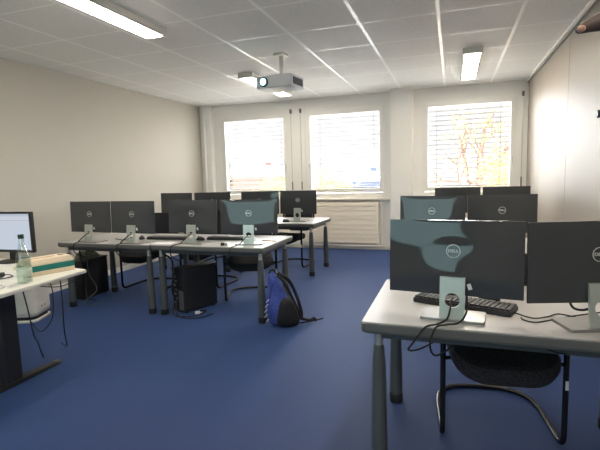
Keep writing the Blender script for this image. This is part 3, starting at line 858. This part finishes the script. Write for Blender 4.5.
# backpack leaning on the desk leg
t = thing('backpack', 'blue and black backpack leaning on a front left desk leg', 'backpack', (-1.46, 3.66, 0), R(28))
bm = B(); bmesh.ops.create_icosphere(bm, subdivisions=4, radius=1)
def sq(n, p): return math.copysign(abs(n)**p, n)
for v in bm.verts:
    n = v.co.normalized()
    z = .245+sq(n.z, .6)*.245; h = z/.49
    x0 = -.155+.035*h; x1 = .165-.20*h**.9
    x = (x0+x1)/2+sq(n.x, .6)*(x1-x0)/2
    y = sq(n.y, .7)*.11*(1-.35*h)
    wr = .007*math.sin(26*z+9*x)+.005*math.sin(47*x+13*y+21*z)
    v.co = Vector((x+wr*.5, y+wr, z))
bodyo = obj('body', bm, M['bag_blue'], t, True)
bm = B(); bmesh.ops.create_icosphere(bm, subdivisions=3, radius=1)
for v in bm.verts:
    n = v.co.normalized(); z = .135+sq(n.z, .55)*.133; h = z/.27
    x0 = -.075+.05*h; x1 = .175-.085*h
    wr = .004*math.sin(31*z+17*n.x)
    v.co = Vector(((x0+x1)/2+sq(n.x, .6)*(x1-x0)/2, sq(n.y, .7)*.075-.065+wr, z))
obj('front_pocket', bm, M['bag_black'], t, True)
bm = B(); tube(bm, catmull([(-.04, -.07, .475), (.015, -.085, .42), (.06, -.085, .33), (.115, -.075, .20), (.165, -.06, .06)], 7), .014, 8); obj('shoulder_strap', bm, M['bag_black'], t, True)
bm = B(); tube(bm, catmull([(-.02, .03, .47), (.075, .04, .40), (.14, .04, .26), (.18, .02, .11), (.18, .0, .03)], 7), .016, 8); obj('shoulder_strap', bm, M['bag_black'], t, True)
bm = B(); tube(bm, catmull([(.16, -.05, .06), (.20, -.06, .05), (.25, -.05, .035), (.29, -.03, .045), (.31, -.03, .02)], 6), .013, 7); obj('strap_end', bm, M['bag_black'], t, True)
bm = B(); tube(bm, catmull([(-.10, -.01, .47), (-.095, -.01, .505), (-.06, -.01, .51), (-.045, -.01, .47)], 6), .008, 8); obj('grab_handle', bm, M['bag_black'], t, True)
bm = B()
for k in range(5):
    z = .06+k*.045; x0 = -.165-.012*math.sin(k)
    tube(bm, [(x0+.012, -.085, z), (x0+.035, -.098, z+.03)], .004, 6)
obj('side_mesh_trim', bm, M['paper'], t)
bm = B(); tube(bm, catmull([(-.12, -.07, .17), (-.11, -.085, .30), (-.08, -.075, .40), (-.05, -.06, .44)], 6), .004, 6); obj('zip', bm, M['bag_black'], t, True)
cable('flat dark strap lying on the carpet right of the backpack', [(-1.31, 3.72, .006), (-1.22, 3.80, .006), (-1.14, 3.90, .006)], .006, 'bag_black', 'strap')

# knob on the panel wall
t = thing('wall_knob', 'small black round knob on the right panel wall', 'knob', (XR, 4.09, 1.757))
bm = B(); lathe(bm, [(.012, 0), (.012, .018), (.030, .022), (.032, .034), (.026, .042)], 20)
bmesh.ops.transform(bm, matrix=Matrix.Rotation(R(-90), 4, 'Y'), verts=bm.verts[:]); obj('knob', bm, M['black'], t, True)
bm = B(); lathe(bm, [(.022, 0), (.022, .004)], 20)
bmesh.ops.transform(bm, matrix=Matrix.Rotation(R(-90), 4, 'Y'), verts=bm.verts[:]); obj('rosette', bm, M['black'], t, True)

# ------------------------------------------------------------------ hand reaching in at the upper right
def skin_mesh(name, chains, parent, m, levels=2):
    """chains: list of [(point, radius), ...]; the first point of later chains names the joint they grow from"""
    verts, edges, rad = [], [], []
    idx = {}
    for ch_ in chains:
        prev = None
        for p, r in ch_:
            k = tuple(round(c, 5) for c in p)
            if k not in idx:
                idx[k] = len(verts); verts.append(p); rad.append(r)
            if prev is not None: edges.append((prev, idx[k]))
            prev = idx[k]
    me = bpy.data.meshes.new(name); me.from_pydata(verts, edges, [])
    o = bpy.data.objects.new(name, me); C.objects.link(o)
    sk = o.modifiers.new('skin', 'SKIN'); sk.use_smooth_shade = True
    for i, d in enumerate(me.skin_vertices[0].data):
        d.radius = (rad[i], rad[i]*.92); d.use_root = (i == 0)
    sb = o.modifiers.new('sub', 'SUBSURF'); sb.levels = levels; sb.render_levels = levels
    dg = bpy.context.evaluated_depsgraph_get()
    new = bpy.data.meshes.new_from_object(o.evaluated_get(dg)); bpy.data.objects.remove(o)
    for p in new.polygons: p.use_smooth = True
    new.materials.clear(); new.materials.append(m)
    q = bpy.data.objects.new(name, new); C.objects.link(q); q.parent = parent
    return q

# camera axes are needed to set the hand down where it was held
yaw, pitch, roll, F = .3320, -.1115, -.0283, 444.1
fwd = Vector((-math.sin(yaw)*math.cos(pitch), math.cos(yaw)*math.cos(pitch), math.sin(pitch)))
rgt0 = Vector((math.cos(yaw), math.sin(yaw), 0)); up0 = rgt0.cross(fwd)
rgt = rgt0*math.cos(roll)+up0*math.sin(roll); up = -rgt0*math.sin(roll)+up0*math.cos(roll)

TIP = Vector((.0965, .449, 1.4650))
t = thing('pointing_hand', 'dark skinned hand pointing in at the upper right corner', 'hand', TIP)
# hand frame: finger axis ax (tip towards -ax), down dn, depth dp
ax = Vector((.90, .32, .27)).normalized(); dn = Vector((0, 0, -1)); dp = ax.cross(dn).normalized(); dn = dp.cross(ax).normalized()*1.0
if dn.z > 0: dn = -dn
def hp(a, b, c): return tuple(ax*a+dn*b+dp*c)
wrist = hp(.185, .035, .0); palm0 = hp(.155, .030, 0)
chains = [
 [(wrist, .026), (palm0, .030), (hp(.118, .024, 0), .029), (hp(.092, .012, 0), .015), (hp(.066, .001, 0), .0122), (hp(.036, .000, 0), .0118), (hp(.015, .000, 0), .0070), (hp(.001, .001, 0), .0036)],
 [(hp(.118, .024, 0), .029), (hp(.088, .032, .002), .0115), (hp(.056, .034, .004), .0095), (hp(.060, .038, .034), .0085), (hp(.086, .036, .036), .0075)],
 [(hp(.118, .024, 0), .029), (hp(.092, .050, .002), .0115), (hp(.062, .053, .004), .0092), (hp(.066, .055, .033), .0082), (hp(.090, .052, .034), .0072)],
 [(palm0, .030), (hp(.104, .066, .002), .0105), (hp(.076, .070, .004), .0082), (hp(.080, .070, .028), .0074), (hp(.100, .067, .029), .0066)],
 [(palm0, .030), (hp(.135, .012, .034), .0120), (hp(.105, .018, .048), .0098), (hp(.080, .026, .052), .0080)],
 [(wrist, .026), (hp(.235, .060, -.02), .027), (hp(.30, .10, -.06), .033)],
]
skin_mesh('hand_body', chains, t, M['skin'])
bm = B(); bmesh.ops.create_icosphere(bm, subdivisions=3, radius=1)
mtx = Matrix((ax, dn, dp)).transposed().to_4x4()
for v in bm.verts: v.co = mtx.to_3x3() @ Vector((v.co.x*.0036+.0030, v.co.y*.0030+.0014, v.co.z*.0024-.0048))
obj('finger_nail', bm, M['nail'], t, True)
bm = B(); tube(bm, [hp(.262, .073, -.033), hp(.30, .10, -.06), hp(.36, .16, -.12), hp(.40, .22, -.20)], .04, 16, [.036, .041, .046, .052]); obj('sleeve', bm, M['sleeve'], t, True)

# ------------------------------------------------------------------ outside the windows
bm = B(); bx(bm, (0, 60, -4.1), (220, 102, .2)); o = obj('pale_bounce_ground', bm, M['bounceground']); tag(o, 'unseen ground outside the windows, made pale to bounce light up', 'yard', kind='structure')

def house(name, label, x, y, w, d, z1, wallm, roofm, rz=0):
    t = thing(name, label, 'building', (x, y, -4), rz)
    h = z1+4
    bm = B(); bx(bm, (0, 0, h*.42), (w, d, h*.84)); wl = obj('wall', bm, M[wallm], t)
    bm = B(); e = .4
    ring_loft(bm, [[(-w/2-e, -d/2-e, h*.84), (w/2+e, -d/2-e, h*.84), (w/2+e, d/2+e, h*.84), (-w/2-e, d/2+e, h*.84)],
                   [(-w/2-e, -.05, h), (w/2+e, -.05, h), (w/2+e, .05, h), (-w/2-e, .05, h)]])
    rf = obj('roof', bm, M[roofm], t)
    bm = B(); bx(bm, (w*.25, d*.1, h*.97), (.6, .6, 1.1)); obj('chimney', bm, M[wallm], rf)
    n = max(2, int(w/2.5))
    for k in range(n):
        for q in range(2):
            bm = B(); bx(bm, (-w/2+(k+.5)*w/n, -d/2-.02, h*(.25+.3*q)), (.9, .06, 1.2)); obj('window', bm, M['greyroof'], wl)
    return t
house('house', 'red house with pitched roof beyond the left window', -20.3, 42, 9.5, 8, 2.35, 'redwall', 'redroof', R(12))
house('warehouse', 'low blue building beyond the middle window', -9.6, 46, 7.5, 8, 1.5, 'bluewall', 'greyroof', R(8))

def branchy(bm, p, d, L, r, depth, rn, tips):
    q = p+d*L
    tube(bm, [p, (p+q)/2+Vector((rn.uniform(-1, 1), rn.uniform(-1, 1), 0))*L*.05, q], r, 6, [r, r*.85, r*.65])
    tips.append((q, depth)); tips.append(((p+q)/2, depth))
    if depth == 0: return
    for k in range(3 if depth > 1 else 3):
        a = rn.uniform(0, 2*PI); sp = rn.uniform(.45, .95)
        s = d.orthogonal().normalized(); s = Matrix.Rotation(a, 3, d) @ s
        nd = (d+s*sp).normalized(); nd.z = max(nd.z, -.15)
        branchy(bm, q if k else p+d*L*.8, nd.normalized(), L*rn.uniform(.62, .8), r*.6, depth-1, rn, tips)

def tree(label, x, y, hgt, seed, m, n, ls, spread=.5):
    rn = random.Random(seed); t = thing('autumn_tree', label, 'tree', (x, y, -4))
    bm = B(); tips = []
    branchy(bm, Vector((0, 0, 0)), Vector((.03, 0, 1)).normalized(), hgt*.36, hgt*.022, 4, rn, tips)
    obj('trunk', bm, M['bark'], t, True)
    bm = B(); pts = [p for p, dd_ in tips if dd_ <= 1]
    for k in range(n):
        c = rn.choice(pts)+Vector((rn.gauss(0, spread), rn.gauss(0, spread), rn.gauss(0, spread*.8)))
        q = Euler((rn.uniform(0, 6), rn.uniform(0, 6), rn.uniform(0, 6))).to_matrix()
        s = ls*rn.uniform(.6, 1.3)
        v = [bm.verts.new(c+q @ Vector(z)) for z in ((-s, 0, 0), (0, -s*.6, .1*s), (s, 0, 0), (0, s*.6, .1*s))]
        bm.faces.new(v)
    obj('foliage', bm, M[m], t)
    return t
tree('yellow autumn tree close outside the right window', 1.15, 18.5, 5.7, 3, 'leafyellow', 4200, .075, .35)
tree('rust coloured tree low outside the right window', -.30, 13.0, 5.0, 11, 'leafrust', 1500, .06, .3)
tree('tall sparse yellow tree beyond the right window', .5, 24, 9.5, 21, 'leafyellow', 750, .10, .4)
tree('yellow tree at lower right of left window', -9.2, 26, 6.0, 31, 'leafyellow', 2600, .11, .4)
tree('yellow shrub at lower left of middle window', -9.0, 31, 5.6, 41, 'leafyellow', 1600, .12, .4)
t = thing('conifer', 'dark conifer rising above the red house roof', 'tree', (-17.0, 32, -4))
bm = B(); tube(bm, [(0, 0, 0), (0, 0, 6.4)], .15, 8, [.18, .05]); obj('trunk', bm, M['bark'], t, True)
bm = B(); rn = random.Random(9)
for k in range(1800):
    h = rn.random()**.8; z = 1.2+h*5.6; rr = (1-h)*1.5*rn.random()**.5+.05; a = rn.uniform(0, 2*PI)
    c = Vector((rr*math.cos(a), rr*math.sin(a), z-.25*rr)); d = Vector((math.cos(a), math.sin(a), -.3)); s = d.cross(Vector((0, 0, 1)))
    bm.faces.new([bm.verts.new(c+v) for v in (d*.22, s*.06, -d*.12, -s*.06)])
obj('foliage', bm, M['leafgreen'], t)

# ------------------------------------------------------------------ light
w = bpy.data.worlds.new('overcast_sky'); SC.world = w; w.use_nodes = True
nt = w.node_tree; nt.nodes.clear()
bg = nt.nodes.new('ShaderNodeBackground'); bg.inputs[1].default_value = .70
tc = nt.nodes.new('ShaderNodeTexCoord'); sp = nt.nodes.new('ShaderNodeSeparateXYZ'); rp = nt.nodes.new('ShaderNodeValToRGB')
rp.color_ramp.elements[0].color = (.9, .93, 1, 1); rp.color_ramp.elements[1].color = (1, .98, .95, 1)
nt.links.new(tc.outputs['Generated'], sp.inputs[0]); nt.links.new(sp.outputs['Z'], rp.inputs[0]); nt.links.new(rp.outputs[0], bg.inputs[0])
out = nt.nodes.new('ShaderNodeOutputWorld'); nt.links.new(bg.outputs[0], out.inputs[0])
for i, (a, b) in enumerate(WIN):
    la = bpy.data.lights.new('window_portal', 'AREA'); la.shape = 'RECTANGLE'; la.size = b-a; la.size_y = GZ1-GZ0
    la.cycles.is_portal = True
    lo = bpy.data.objects.new('window_portal', la); C.objects.link(lo)
    lo.location = ((a+b)/2, YB+.26, (GZ0+GZ1)/2); lo.rotation_euler = (R(-90), 0, 0)

sl = bpy.data.lights.new('hazy_sun', 'SUN'); sl.energy = 28; sl.angle = R(110); sl.color = (.97, .98, 1)
so = bpy.data.objects.new('hazy_sun', sl); C.objects.link(so)
so.rotation_euler = Vector((-.10, -1, -.85)).to_track_quat('-Z', 'Y').to_euler()
so.location = (2, 14, 8)

# ------------------------------------------------------------------ camera
cd = bpy.data.cameras.new('camera'); cam = bpy.data.objects.new('camera', cd); C.objects.link(cam)
cd.sensor_width = 36; cd.lens = F/600*36; cd.clip_start = .02; cd.clip_end = 400
mw = Matrix((rgt, up, -fwd)).transposed().to_4x4(); mw.translation = (0, 0, CAMZ)
cam.matrix_world = mw
SC.camera = cam
SC.view_settings.view_transform = 'Standard'; SC.view_settings.look = 'None'
SC.view_settings.gamma = 1; SC.view_settings.use_curve_mapping = False
SC.view_settings.exposure = 1.0
SC.cycles.max_bounces = 10; SC.cycles.diffuse_bounces = 6; SC.cycles.glossy_bounces = 4
SC.cycles.transparent_max_bounces = 12
